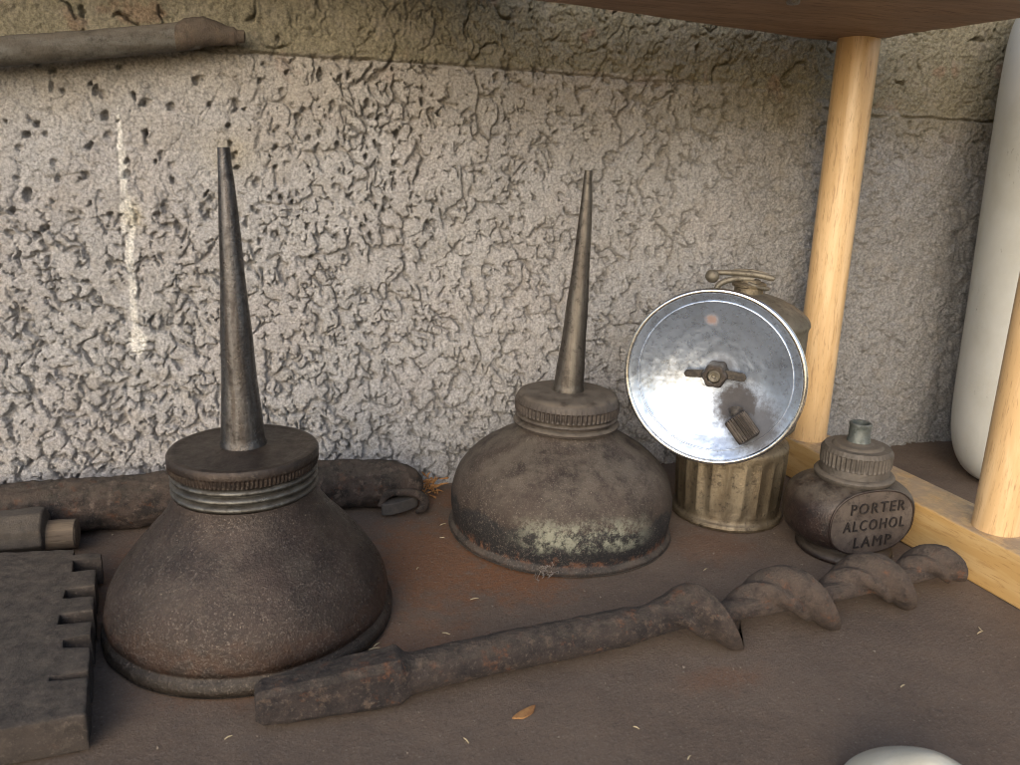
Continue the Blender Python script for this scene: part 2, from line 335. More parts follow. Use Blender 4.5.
# ------------------------------------------------------------ the wall
def build_wall():
    st = .052
    xs = np.arange(-18, 52, st); zs = np.arange(-1.2, 30, st); X, Z = np.meshgrid(xs, zs)
    wx = X+fbm(X*.8, Z*.8, 2.2, 3)*.40+fbm(X*4, Z*4, 7, 2)*.07; wz = Z+fbm(X*.8+9, Z*.8, 8.2, 3)*.36+fbm(X*4, Z*4, 17, 2)*.07
    smooth_r = sst(19, 26, X+1.2*perlin(X*.2, Z*.2, 3))               # right part: blunter scales
    band = sst(19.55, 19.75, Z - .14*perlin(X*.5, 0, 7) + .28*sst(17, 36, X)*4.4)  # the upper course, yellowish
    cx = -5.15+.10*perlin(Z*.6, 2, 2)+.02*(Z-13)*.4
    wdt = (.15+.09*perlin(Z*1.1, 7, 3))*sst(17.6, 15.4, Z)*sst(7.0, 7.4, Z)+.26*np.exp(-((Z-7.75)/.40)**2)+.14*np.exp(-((Z-13.0)/.8)**2)
    dr = (sst(1.15, .75, np.abs(X-cx+.05*perlin(X*6, Z*6, 1))/np.maximum(wdt, .001))*np.maximum(.0+sst(-.75, -.2, perlin(X*2.2, Z*1.3, 81)), np.exp(-((Z-7.75)/.5)**2)))[..., None]
    def cells(fx, fz, seed, wx=wx, wz=wz):
        """F2-F1 border distance and a value per cell"""
        u, v = wx*fx, wz*fz; ui, vi = np.floor(u).astype(int), np.floor(v).astype(int)
        f1 = np.full(u.shape, 9.); f2 = f1.copy(); idv = np.zeros(u.shape)
        rr = np.random.default_rng(seed).random((256, 3))
        for a in (-1, 0, 1):
            for b_ in (-1, 0, 1):
                h_ = _perm[_perm[(ui+a) & 255]+((vi+b_) & 255)]; d = np.hypot(ui+a+rr[h_, 0]-u, vi+b_+rr[h_, 1]-v)
                n1 = d < f1; f2 = np.where(n1, f1, np.minimum(f2, d)); idv = np.where(n1, rr[h_, 2], idv); f1 = np.where(n1, d, f1)
        return f2-f1, idv, f1
    e1, i1, _ = cells(.78, .52, 5); e2, i2, d2 = cells(1.55, 1.2, 6); e3, i3, d3 = cells(3.4, 3.0, 8)
    lowL = sst(17, 6, Z+1.5*perlin(X*.25, Z*.25, 19))*sst(16, 6, X)    # more broken towards the lower left
    topL = sst(6, -3, X)*sst(11, 15, Z)                               # few cracks at the top left
    m1 = sst(-.05, .22, perlin(X*.75, Z*.55, 25)); m2 = sst(.10, .34, perlin(X*1.2+4, Z*1.0, 26)+.16*lowL-.06)
    wv = .6+.8*np.clip(.5+perlin(X*1.9, Z*1.9, 28), 0, 1.2)
    cr = np.maximum(sst(.12, .02, e1/wv)*m1, .9*sst(.15, .03, e2/wv)*m2)
    ax, az = X+.16*perlin(X*1.7, Z*1.7, 91), Z+.16*perlin(X*1.7, Z*1.7, 92)
    rag = .20*perlin(X*5.5, Z*5.5, 93)+.10*perlin(X*10, Z*10, 94)
    dens_ = perlin(X*.35, Z*.35, 95)*.20+.10*lowL
    bx_, bz_ = X+.10*perlin(X*3, Z*3, 61)+.05*perlin(X*8, Z*8, 62)+.25*Z, Z+.10*perlin(X*3, Z*3, 63)+.05*perlin(X*8, Z*8, 64)
    ea, ia, da = cells(2.0, 1.45, 21, bx_, bz_); eb, ib, db = cells(3.7, 3.0, 22, bx_, bz_)
    p1 = sst(.75, .85, da+rag*.35+dens_*.55); p2 = sst(.81, .91, db+rag*.35+dens_*.6)
    p1 = np.maximum(p1, sst(.085, .02, ea)*sst(.16, .36, perlin(X*1.4, Z*1.1, 65)+dens_*.6))
    cr = np.maximum.reduce([cr, p1, .75*p2])
    cr *= (1-.80*topL)*(1-.55*band)*(1-.45*smooth_r)
    cr *= 1-.6*dr[..., 0]
    h = fbm(X*.22, Z*.22, 1, 3)*.14 + fbm(ax*.8, az*.7, 3, 3)*.07
    h += (i1-.5)*.08*(1-band)*(1-.5*lowL) - lowL*.04*sst(.3, .8, d2)
    amp = (.35+.65*lowL+.25*sst(0, .3, perlin(X*.3, Z*.3, 66)))*(1-topL)*(1-.6*band)
    h -= amp*(.095*np.minimum(da, .9)**2+.035*np.minimum(db, .9)**2-.03*(ia-.5))
    h -= .34*cr
    h += .026*fbm(X*3.0, Z*3.0, 50, 3)+.034*perlin(X*6.5, Z*6.5, 55)
    h += smooth_r*(1-band)*((i2-.5)*.16+.10*(1-d3)+.10*(1-d2)) + band*(.07 + .08*fbm(X*1.6, Z*1.6, 9, 4)+.05*fbm(X*4.5, Z*4.5, 19, 2)-.05*d3)
    # dark vertical gashes of the upper course
    gash = band*sst(.05, .0, np.abs(perlin(wx*.75, wz*.45, 71)))*sst(.12, .40, perlin(X*.45, Z*.5, 75)); h -= .5*gash
    # pin holes
    r_ = np.random.default_rng(11)
    for k in range(420):
        px, pz = r_.uniform(-18, 52), r_.uniform(0, 29); a = r_.uniform(.05, .13); e = r_.uniform(1, 1.9); d = r_.uniform(.2, .5)
        if r_.random() < .35: px, pz = r_.uniform(-12, 8), r_.uniform(12, 20); a *= 1.25
        i0, i1 = np.searchsorted(xs, [px-.5, px+.5]); j0, j1 = np.searchsorted(zs, [pz-.6, pz+.6])
        xx, zz = X[j0:j1, i0:i1], Z[j0:j1, i0:i1]; an = r_.uniform(-.6, .6)
        wq = perlin(xx*4.5, zz*4.5, k)*.11; u = (xx-px)*math.cos(an)+(zz-pz)*math.sin(an)+wq; v = wq+ -(xx-px)*math.sin(an)+(zz-pz)*math.cos(an)
        h[j0:j1, i0:i1] -= d*sst(1.25, .55, np.sqrt((u/a)**2+(v/(a*e))**2))
    # straight joint line between the courses
    ln = np.abs(Z-19.6+.10*perlin(X*.55, 0, 7)+.045*perlin(X*2.5, 3, 1)+.06*sst(8, 22, X)*4)
    h -= .26*sst(.06, .015, ln)*sst(-4, -2, X)*sst(22, 17, X)
    ln2 = np.abs(Z-18.35+.12*perlin(X*.6, 0, 9)); h -= .28*sst(.09, .02, ln2)*sst(28, 30, X)*sst(.0, .2, perlin(X*.4, 4, 4)+.15)
    # colour
    c = np.empty(X.shape+(4,)); c[..., 3] = 1
    lo = np.array([.49, .484, .485]); ye = np.array([.275, .25, .18]); gr = np.array([.37, .37, .375]); pk = np.array([.48, .455, .45])
    t = sst(-.2, .5, fbm(X*.18+3, Z*.18, 4, 3))[..., None]; base = lo*(1-t*.5)+pk*t*.5
    base = base*(1-smooth_r[..., None])+gr*smooth_r[..., None]  # right part greyer: a little of its bluish skylight put into the colour
    up = sst(14.5, 19.5, Z+1.6*fbm(X*.3, Z*.3, 14, 3))[..., None]; base = base*(1-.5*up)+np.array([.38, .33, .25])*.5*up
    by = np.clip(np.maximum(band, sst(16, 19, Z+fbm(X*.4, Z*.4, 6, 3))*sst(17, 24, X)*.75), 0, 1)[..., None]; base = base*(1-by)+ye*by
    rd = (sst(.42, .7, fbm(X*.55, Z*.55, 21, 4))*np.maximum(band, sst(15, 19, Z)*.5)*.35)[..., None]; base = base*(1-rd)+np.array([.26, .13, .09])*rd
    # pale paint run
    dr *= (1-.35*np.clip(cr, 0, 1))[..., None]
    base = base*(1-dr)+np.array([.88, .87, .83])*dr
    yd = np.exp(-(((X+4.9)/.35)**2+((Z-13.0)/.6)**2))[..., None]*.5; base = base*(1-yd)+np.array([.62, .55, .36])*yd
    yd = np.exp(-(((X+.9)/.9)**2+((Z-15.6)/.8)**2))[..., None]*.4; base = base*(1-yd)+np.array([.40, .33, .18])*yd
    c[..., :3] = base
    n, m = X.shape; V = np.stack([X, 37.75-h, Z], -1).reshape(-1, 3)*S
    i, j = np.meshgrid(np.arange(n-1), np.arange(m-1), indexing='ij'); a = (i*m+j).ravel()
    Q = np.stack([a, a+1, a+m+1, a+m], 1)
    # solid block behind the rough face
    b = len(V); x0, x1, z0, z1 = -18, xs[-1], -1.2, zs[-1]
    box = np.array([(x0, 38.6, z0), (x1, 38.6, z0), (x1, 38.6, z1), (x0, 38.6, z1), (x0, 52, z0), (x1, 52, z0), (x1, 52, z1), (x0, 52, z1)])*S
    V = np.concatenate([V, box]); BQ = np.array([(0, 1, 2, 3), (5, 4, 7, 6), (0, 4, 5, 1), (3, 2, 6, 7), (1, 5, 6, 2), (4, 0, 3, 7)])+b
    Q = np.concatenate([Q, BQ])
    me = bpy.data.meshes.new('concrete_wall'); me.vertices.add(len(V)); me.vertices.foreach_set('co', V.ravel())
    me.loops.add(Q.size); me.loops.foreach_set('vertex_index', Q.ravel().astype(np.int32))
    me.polygons.add(len(Q)); me.polygons.foreach_set('loop_start', np.arange(0, Q.size, 4, dtype=np.int32))
    me.update(calc_edges=True); me.validate()
    at = me.attributes.new('tint', 'FLOAT_COLOR', 'POINT'); cc = np.concatenate([c.reshape(-1, 4), np.full((8, 4), .4)])
    at.data.foreach_set('color', cc.astype(np.float32).ravel())
    me.polygons.foreach_set('use_smooth', [True]*len(me.polygons))
    return me
wall = link('concrete_wall', build_wall(), m_wall(), smooth=0)
tag(wall, 'rough cracked pale plaster wall with a white paint drip, behind the shelf', 'wall')

# ------------------------------------------------------------ wooden rack (rail, posts, board overhead)
WP = m_wood('varnished_pine', (.66, .475, .27), (.57, .385, .195), (.30, .17, .08), (1.6, 1.6, .16), .34, coat=.3)
WR = m_wood('pine_rail', (.60, .42, .20), (.52, .33, .13), (.34, .19, .07), (1.5, .13, 1.5), .42, dust=.75)
WB = m_wood('brown_board', (.33, .205, .125), (.25, .15, .09), (.11, .065, .042), (.16, 1.3, 1.3), .6, fine=1.2)
rack = thing('wooden_rack', 'pale pine rack with round posts on a bottom rail and a brown board overhead', 'rack', (27, 30, 0))
def rel(poly): return [(x-27, y-30) for x, y in poly]
o = link('rail', mesh('rail', *prism(rel([(25.92, 36.4), (27.15, 10.5), (29.6, 10.5), (28.42, 36.4)]), .0, 2.05)), WR, rack); bevel(o, .09)
for x, y, r in ((27.1, 35.0, .95), (27.8, 23.6, .90)):
    V = lathe([(r*.98, 2.0), (r, 2.1), (r*1.0, 8), (r*.99, 14), (r, 21.35), (r*.99, 21.53)], seg=64, sub=4)
    V[..., 0] += x-27; V[..., 1] += y-30; P, F = grid(V, True, True, True); link('post', mesh('post', P, F), WP, rack)
bd = link('top_board', subdiv_noise(mesh('top_board', *prism(rel([(27.55, 36.45), (2.4, 30.1), (4.2, 22.6), (28.6, 22.4)]), 21.5, 23.6)), 6, .05, .5, 3), WB, rack, smooth=30)
shade_board = link('top_board', subdiv_noise(mesh('top_board', *prism(rel([(9.5, 37.2), (-22, 37.2), (-22, 32.6), (9.5, 32.6)]), 23.65, 25.2)), 5, .04, .5, 3), WB, rack, smooth=30)  # unseen extra board, added to shade the top of the wall
nailm = m_plain('grey_nail', (.30, .30, .30), (.18, .17, .16), 8, .45, Metallic=.8)
link('nail', lathe_mesh('nail', [(0, -.10), (.2, -.09), (.24, -.03), (.24, .04)], seg=20), nailm, rack).location = Vector((18.7-27, 28.0-30, 21.46))*S

# ------------------------------------------------------------ oil cans
THREAD = m_metal('worn_thread_metal', (.135, .135, .125), (.075, .072, .066), (.03, .027, .024), .4, (.26, .5), .85, (2, 2, 3))
CAP1 = m_metal('brown_cap_metal', (.036, .025, .020), (.026, .019, .016), (.012, .010, .010), .28, (.30, .5), .5, (2, 2, 2))
CAP2 = m_metal('dusty_cap_metal', (.062, .050, .042), (.045, .036, .031), (.022, .019, .017), 1.0, (.45, .6), .35, (2, 2, 2))
SP1 = m_metal('dark_spout_steel', (.120, .118, .120), (.064, .057, .054), (.024, .021, .021), .05, (.22, .40), .92, (5, 5, .3))
SP2 = m_metal('grey_spout_steel', (.135, .124, .108), (.085, .074, .064), (.032, .028, .025), .15, (.32, .5), .8, (4, 4, .3))
def knurl(z0, z1, n, a, pw=1):
    def fn(r, z, t):
        m = sst(z0-.02, z0+.03, z)*sst(z1+.02, z1-.03, z)
        return r-m*a*(.5+.5*np.cos(t*n))**pw
    return fn
def dens(prof, dz=.05):
    out = [prof[0]]
    for a, b in zip(prof, prof[1:]):
        k = max(1, int(math.hypot(b[0]-a[0], b[1]-a[1])/dz))
        out += [(a[0]+(b[0]-a[0])*i/k, a[1]+(b[1]-a[1])*i/k) for i in range(1, k+1)]
    return out
def spout(name, mat, parent, base, tip, r0, r1, bend=0, notch=True):
    b, t = np.array(base, float), np.array(tip, float); n = 70; V = []
    d = (t-b)/np.linalg.norm(t-b); X = np.cross([0, 1, 0], d); X /= np.linalg.norm(X); Y = np.cross(d, X)
    th = np.linspace(0, 2*np.pi, 40, endpoint=False)
    for i in range(n+1):
        u = i/n; r = r0+(r1-r0)*(u**.95); r *= 1+.02*math.sin(u*19)
        if u < .015: r *= 1.06
        c = b+(t-b)*u + X*bend*math.sin(u*math.pi)
        cut = sst(.86, 1.0, u)*.32 if notch else 0
        rr = r*(1-cut*np.clip(np.cos(th+.6), 0, 1)**2); rr = rr*(1+.02*np.cos(2*th+u*5))
        V.append(c+np.cos(th)[:, None]*rr[:, None]*X+np.sin(th)[:, None]*rr[:, None]*Y)
    for k, q in ((.66, 0), (.6, -.5), (.5, -1.0)):                   # hollow mouth
        V.append(t-d*abs(q)+(V[n]-t)*k)
    P, F = grid(np.array(V), True, True, True); link(name, mesh(name, P, F), mat, parent, smooth=50)

c1 = thing('oil_can', 'larger brown oil can with upright spout, beside the notched block', 'oil can', (-.82, 27.52, 0), group='conical oil cans with long spouts')
prof = [(0, .12), (4.55, .1), (4.62, 0), (4.74, .03), (4.85, .12), (4.89, .28), (4.83, .46), (4.74, .56), (4.70, .64), (4.74, .8), (4.71, 1.05), (4.59, 1.5), (4.36, 2.0), (4.05, 2.5), (3.68, 2.97), (3.24, 3.45), (2.87, 3.85), (2.60, 4.2), (2.43, 4.5), (2.34, 4.72), (2.30, 4.84)]
link('body', lathe_mesh('body', prof, seg=160, sub=4, rough=.05, rs=.45), m_can('brown_patina'), c1)
def beads(zs, r, a, w, top, bot):
    z = np.arange(bot, top+.001, .025); rr = np.full_like(z, r)
    for q in zs: rr = np.maximum(rr, r-.02+a*np.sqrt(np.clip(1-((z-q)/w)**2, 0, None)))
    return [(x, y) for x, y in zip(rr, z)]
link('threaded_neck', lathe_mesh('threaded_neck', beads((4.97, 5.25, 5.53), 2.22, .19, .12, 5.75, 4.78), seg=128), THREAD, c1)
capp = dens([(2.26, 5.66), (2.36, 5.68), (2.41, 5.72)], .05)+dens([(2.43, 5.76), (2.44, 5.9), (2.44, 6.02)], .025)[1:]+dens([(2.43, 6.1), (2.44, 6.18), (2.38, 6.27), (2.26, 6.3), (2.1, 6.27), (1.6, 6.27), (1.0, 6.31), (.75, 6.38), (0, 6.38)], .08)[1:]
link('screw_cap', lathe_mesh('screw_cap', capp, seg=720, fn=knurl(5.74, 5.98, 110, .04), rough=.012, rs=1.2), CAP1, c1)
spout('spout', SP1, c1, (0, 0, 6.3), (-.04, .02, 15.9), .70, .20)

c2 = thing('oil_can', 'smaller dusty oil can with flaking black paint, pale bare patch and tilted spout', 'oil can', (12.27, 31.96, 0), group='conical oil cans with long spouts'); c2.rotation_euler = (0, R(1.0), 0)
prof = [(0, .1), (4.6, .08), (4.7, 0), (4.82, .02), (4.90, .09), (4.90, .2), (4.80, .3), (4.74, .4), (4.78, .7), (4.84, 1.15), (4.85, 1.6), (4.77, 2.1), (4.58, 2.6), (4.22, 3.1), (3.73, 3.55), (3.17, 3.92), (2.68, 4.2), (2.3, 4.42), (2.08, 4.6), (2.0, 4.75)]
link('body', lathe_mesh('body', prof, seg=160, sub=4, rough=.05, rs=.45), m_can('flaking_black_paint', True), c2)
link('threaded_neck', lathe_mesh('threaded_neck', [(1.98, 4.6), (2.0, 4.72)]+dens([(2.14, 4.76), (2.26, 4.82), (2.28, 4.92), (2.2, 5.0), (2.04, 5.04), (2.04, 5.1), (2.17, 5.14), (2.19, 5.2), (2.14, 5.27), (2.04, 5.3), (2.04, 5.5)], .04), seg=128), CAP2, c2)
capp = dens([(2.04, 5.36), (2.16, 5.37), (2.22, 5.4)], .05)+dens([(2.24, 5.44), (2.25, 5.6), (2.24, 5.82)], .03)[1:]+dens([(2.19, 6.0), (2.08, 6.13), (1.9, 6.2), (1.2, 6.26), (.65, 6.28), (.6, 6.35), (0, 6.36)], .07)[1:]
link('screw_cap', lathe_mesh('screw_cap', capp, seg=600, fn=knurl(5.42, 5.80, 66, .075), rough=.012, rs=1.2), CAP2, c2)
spout('spout', SP2, c2, (.0, 0, 6.25), (.30, .05, 15.4), .63, .185, bend=.05)
fz = []
for k in range(26):
    a0 = R(-118)+random.gauss(0, .03); p0 = np.array([4.9*math.cos(a0), 4.9*math.sin(a0), random.uniform(.05, .5)])
    pts = [p0]
    for q in range(3): pts.append(pts[-1]+np.array([random.gauss(0, .12), random.gauss(-.1, .1), random.gauss(.02, .12)]))
    for q in pts: q[2] = max(.03, q[2])
    fz.append(tube(pts, .010, seg=5, sub=3))
link('cobweb_tuft', merge('cobweb_tuft', *fz), m_plain('grey_lint', (.26, .23, .20), (.16, .13, .11), 5), c2)

# ------------------------------------------------------------ miner's carbide lamp
BR = m_metal('aged_brass', (.28, .235, .165), (.17, .135, .09), (.045, .036, .029), .35, (.34, .56), .8, (1.5, 1.5, .4), .02)
TIN = m_metal('dull_tin', (.22, .20, .16), (.15, .135, .105), (.06, .052, .042), .5, (.4, .6), .6, (1.5, 1.5, 1))
MIR = m_reflector()
RIM = m_metal('bright_rim_plate', (.86, .89, .92), (.74, .77, .80), (.25, .24, .23), 0, (.18, .32), 1.0, (2, 2, 2), .004)
SOOT = m_plain('sooty_brass', (.028, .026, .025), (.075, .065, .056), 6, .6, Metallic=.5)
STR = m_metal('striker_steel', (.065, .054, .047), (.038, .032, .028), (.05, .04, .035), .3, (.4, .6), .6, (3, 3, 3))
cl = thing('carbide_lamp', 'brass carbide lamp with round silver reflector dish, standing in front of the back post', 'lamp', (20.46, 31.6, 0))
def flute(r, z, t):
    m = sst(.5, .95, z)*sst(3.4, 2.9, z); return r-m*.085*(np.abs(np.cos(t*11)))**1.0+m*.03
prof = dens([(0, .1), (2.3, .1), (2.4, .0), (2.5, .05), (2.54, .16), (2.5, .28), (2.4, .36), (2.36, .45)], .05)+dens([(2.37, .5), (2.42, 1.5), (2.47, 2.6), (2.5, 3.5)], .08)[1:]+dens([(2.5, 3.6), (2.3, 3.75), (2.1, 3.85)], .06)[1:]
link('fuel_base', lathe_mesh('fuel_base', prof, seg=320, fn=flute), BR, cl)
prof = [(2.1, 3.85), (2.1, 4.2), (2.5, 4.32), (2.62, 4.45), (2.66, 4.7), (2.67, 6.5), (2.68, 8.9), (2.72, 9.0), (2.76, 9.12), (2.72, 9.26), (2.62, 9.42), (2.4, 9.62), (2.0, 9.88), (1.5, 10.12), (1.0, 10.28), (.62, 10.36), (.6, 10.4), (.0, 10.4)]
tank = link('water_tank', lathe_mesh('water_tank', dens(prof, .1), seg=128, rough=.01), TIN, cl)
link('filler_neck', lathe_mesh('filler_neck', dens([(.62, 10.3), (.62, 10.62), (.72, 10.66), (.74, 10.76), (.68, 10.82), (.5, 10.84), (.45, 10.95), (0, 10.96)], .05), seg=48), BR, tank)
# the water lever, its knob and the wire bail, in the frame of the lamp (view runs along the bowl axis)
qx = Vector((math.cos(R(-38)), math.sin(R(-38)), 0))                  # to the right as the dish is faced
qy = Vector((-qx.y, qx.x, 0))
def LP(a, b, z): v = qx*a+qy*b; return (v.x, v.y, z)
link('lever_arm', merge('lever_arm', tube([LP(-1.45, -.3, 11.18), LP(-.8, -.3, 11.22), LP(.3, -.25, 11.2), LP(.9, -.2, 11.1), LP(1.05, -.2, 11.05)], [.10, .13, .14, .13, .08], sub=5),
     tube([LP(-.7, -.2, 11.34), LP(.1, -.2, 11.36), LP(.8, -.2, 11.24)], [.05, .07, .05], sub=5)), TIN, tank)
V = lathe([(0, -.28), (.16, -.25), (.28, -.1), (.30, .05), (.22, .22), (.1, .28), (0, .29)], seg=32, sub=4)
P, F = grid(V); P = [Vector(LP(-1.55, -.45, 11.02))+Vector(p) for p in P]; link('knob', mesh('knob', P, F), TIN, tank)
link('wire_bail', merge('wire_bail', tube([LP(-1.30, -.6, 9.9), LP(-1.28, -.6, 10.55), LP(-1.05, -.55, 10.82), LP(-.6, -.4, 10.98), LP(-.3, -.3, 11.0), LP(.2, -.2, 11.0)], .13, sub=6),
     tube([LP(.0, -.62, 10.86), LP(.35, -.55, 10.74), LP(.72, -.2, 10.62), LP(.8, .1, 10.58)], .09, sub=6)), TIN, tank)
# reflector dish, opening towards the room
RC = Vector((17.34, 28.70, 7.41)); NA = R(229.5)
rf = bpy.data.objects.new('reflector_mount', None)
bowl_out = [(0, 1.22), (.4, 1.22), (.9, 1.17), (1.5, 1.04), (2.1, .83), (2.7, .54), (3.15, .26), (3.45, .05), (3.62, -.05)]
prof = dens([(r, d) for r, d in bowl_out], .08)
inner = np.array(prof); outer = inner[::-1].copy(); outer[:, 1] += .06
V = lathe([tuple(q) for q in inner]+[tuple(q) for q in outer], seg=160)
def to_dish(V, off=0.0):
    W = np.empty_like(V); W[..., 0] = V[..., 0]; W[..., 2] = V[..., 1]; W[..., 1] = V[..., 2]+off; return W
W = to_dish(V); P, F = grid(W); F = [tuple(reversed(f)) for f in F]
dish = link('reflector', mesh('reflector', P, F), MIR, cl, smooth=60)
dish.location = (RC-Vector((20.46, 31.6, 0)))*S; dish.rotation_euler = (0, 0, NA+math.pi/2); dish.scale = (.965,)*3
# the shoulder step inside the rim
tr = lathe([(3.69+.115*math.cos(a), -.02+.115*math.sin(a)) for a in np.linspace(0, 2*np.pi, 17)], seg=160)
P, F = grid(to_dish(tr)); link('rim', mesh('rim', P, F), RIM, dish)
tr = lathe([(3.22+.03*math.cos(a), .19+.03*math.sin(a)) for a in np.linspace(0, 2*np.pi, 13)], seg=160)
P, F = grid(to_dish(tr)); link('inner_bead', mesh('inner_bead', P, F), MIR, dish)
# burner nut and the strip it holds
nut = lathe(dens([(.30, .30), (.44, .30), (.50, .36), (.52, .46), (.52, 1.15)], .04), seg=6*12, fn=lambda r, z, t: r*np.where(r > .4, 1+.07*np.cos(6*t), 1))
P, F = grid(to_dish(nut)); link('burner_nut', mesh('burner_nut', P, F), STR, dish)
tip = lathe([(.0, .42), (.07, .40), (.10, .34), (.22, .30), (.27, .34), (.32, .44), (.32, .9)], seg=32)
P, F = grid(to_dish(tip)); link('burner_tip', mesh('burner_tip', P, F), TIN, dish)
for x0, x1, z0, z1, hh in ((-1.34, -.40, -.10, .02, .17), (.40, 1.30, .10, .02, .19)):
    pts = [(x0+(x1-x0)*u, z0+(z1-z0)*u) for u in np.linspace(0, 1, 12)]; end = x0 if x0 < 0 else x1
    outl = [(x, z+hh*math.sqrt(max(.02, 1-max(0, (abs(x)-abs(end)+hh)/hh)**2))) for x, z in pts]+[(x, z-hh*math.sqrt(max(.02, 1-max(0, (abs(x)-abs(end)+hh)/hh)**2))) for x, z in reversed(pts)]
    V, F = prism(outl, .0, .13); P = [(x, .62-z+.10*abs(x), y) for x, y, z in V]; F = [tuple(reversed(f)) for f in F]
    o = link('wing_tab', mesh('wing_tab', P, F), SOOT, dish, smooth=30); bevel(o, .03, 2)
# striker wheel, its axle pointing out and down-right
V = lathe(dens([(0, -.42), (.30, -.42), (.36, -.38), (.37, -.3), (.37, .3), (.36, .38), (.26, .42), (0, .42)], .05), seg=160, fn=lambda r, z, t: r-.05*(.5+.5*np.cos(t*24))*sst(.4, .32, np.abs(z))*sst(.3, .34, r))
Q = Vector((.66, -.18, -.70)).to_track_quat('Z', 'Y'); P, F = grid(V); P = [Q @ (Vector(p)*1.4)+Vector((1.42, .06, -1.98)) for p in P]
wh = link('striker_wheel', mesh('striker_wheel', P, F), STR, dish)
V, F = tube([(1.0, .55, -1.35), (1.1, .40, -1.55), (1.55, .30, -1.85), (2.0, .1, -2.25)], [.30, .26, .16, .14], sub=4)
link('striker_holder', mesh('striker_holder', V, F), SOOT, dish)
link('burner_stem', merge('burner_stem', tube([(0, 1.35, 0), (0, 1.9, 0)], .6, seg=32)), BR, dish)

# ------------------------------------------------------------ small alcohol lamp with lettering
AL = m_metal('dusty_japanned_tin', (.034, .021, .018), (.022, .015, .014), (.012, .010, .010), .7, (.28, .5), .35, (1, 1, 1))
ALC = m_metal('dusty_knurled_tin', (.105, .092, .08), (.08, .07, .06), (.042, .036, .031), .9, (.5, .65), .3, (2, 2, 2))
ALF = m_metal('dusty_face_plate', (.108, .088, .075), (.066, .052, .045), (.024, .018, .016), .4, (.5, .65), .15, (.8, .8, .8))
LET = m_plain('dark_letters', (.010, .008, .008), (.018, .014, .013), 6, .6)
VER = m_metal('verdigris_brass', (.15, .168, .165), (.10, .115, .112), (.05, .06, .055), .2, (.4, .6), .5, (2, 2, 2))
al = thing('alcohol_lamp', 'small squat dusty alcohol lamp with lettered flat front, against the pine rail', 'lamp', (23.45, 27.0, 0))
na, nb = 200, 120; th = np.linspace(0, 2*np.pi, na, endpoint=False); ph = np.linspace(-np.pi/2, np.pi/2, nb)
ex = 2/2.75; sp = lambda v, e: np.sign(v)*np.abs(v)**e
PH, TH = np.meshgrid(ph, th, indexing='ij')
bx = -.08+2.66*sp(np.cos(PH), ex)*sp(np.cos(TH), 2/2.2); by = 2.35*sp(np.cos(PH), ex)*sp(np.sin(TH), 2/2.2); bz = 1.9+1.48*sp(np.sin(PH), ex)
yf = -1.58; k = .10; by = np.where(by < yf+.6, .5*(by+yf+np.sqrt((by-yf)**2+k*k)), by)       # the flat front
P, F = grid(np.stack([bx, by, bz], -1)); body = link('body', mesh('body', P, F), AL, al)
fa = np.linspace(0, 2*np.pi, 96, endpoint=False); fx = -.12+1.98*sp(np.cos(fa), .82); fzv = 1.92+1.36*sp(np.sin(fa), .82)
V, F = tube([(x, yf+.02, z) for x, z in zip(fx, fzv)]+[(fx[0], yf+.02, fzv[0])], .05, seg=10, caps=False)
link('face_frame', mesh('face_frame', V, F), AL, body)
V = [(x*.99, yf-.02, 1.92+(z-1.92)*.99) for x, z in zip(fx, fzv)]+[(x*.99, yf+.05, 1.92+(z-1.92)*.99) for x, z in zip(fx, fzv)]; n_ = len(fx)
F = [tuple(range(n_-1, -1, -1))[::-1], tuple(range(n_, 2*n_))[::-1]]+[(i, n_+i, n_+(i+1) % n_, (i+1) % n_) for i in range(n_)]
link('face_plate', mesh('face_plate', V, F), ALF, body, smooth=30)
def text(name, body_txt, cx, z, width, height, parent, y):
    cu = bpy.data.curves.new(name, 'FONT'); cu.body = body_txt; cu.align_x = 'CENTER'; cu.align_y = 'CENTER'; cu.size = 1; cu.extrude = .035; cu.offset = -.004; cu.resolution_u = 3; cu.space_character = 1.25
    t = bpy.data.objects.new(name, cu); COL.objects.link(t); dg = bpy.context.evaluated_depsgraph_get(); dg.update()
    me = bpy.data.meshes.new_from_object(t.evaluated_get(dg)); bpy.data.objects.remove(t); bpy.data.curves.remove(cu)
    co = np.array([v.co[:] for v in me.vertices]); mn, mx = co.min(0), co.max(0); c = (mn+mx)/2
    for v in me.vertices:
        a, b, d = v.co; v.co = Vector((cx+(a-c[0])/(mx[0]-mn[0])*width, y-(d+.01), z+(b-c[1])/(mx[1]-mn[1])*height))*S
    me.materials.clear(); return link(name, me, LET, parent, smooth=30)
text('lettering', 'PORTER', .06, 2.58, 2.6, .46, body, yf-.035)
text('lettering', 'ALCOHOL', -.02, 1.84, 2.95, .46, body, yf-.035)
text('lettering', 'LAMP', .02, 1.10, 1.8, .46, body, yf-.035)
link('foot', lathe_mesh('foot', [(0, .05), (1.75, .05), (1.85, 0), (1.95, .08), (1.95, .2), (1.85, .32), (1.6, .42), (1.5, .6)], seg=96, sub=3), AL, al)
link('neck_ring', lathe_mesh('neck_ring', dens([(1.4, 3.1), (1.5, 3.28), (1.58, 3.38), (1.60, 3.48), (1.54, 3.56), (1.40, 3.6), (1.36, 4.0)], .05), seg=96, rough=.01), ALC, al)
capp = dens([(1.34, 3.86), (1.4, 3.9)], .05)+dens([(1.42, 3.93), (1.42, 4.5)], .03)[1:]+dens([(1.39, 4.62), (1.3, 4.68), (1.02, 4.69), (.95, 4.77), (.9, 4.79), (.6, 4.82), (.5, 4.88), (0, 4.9)], .06)[1:]
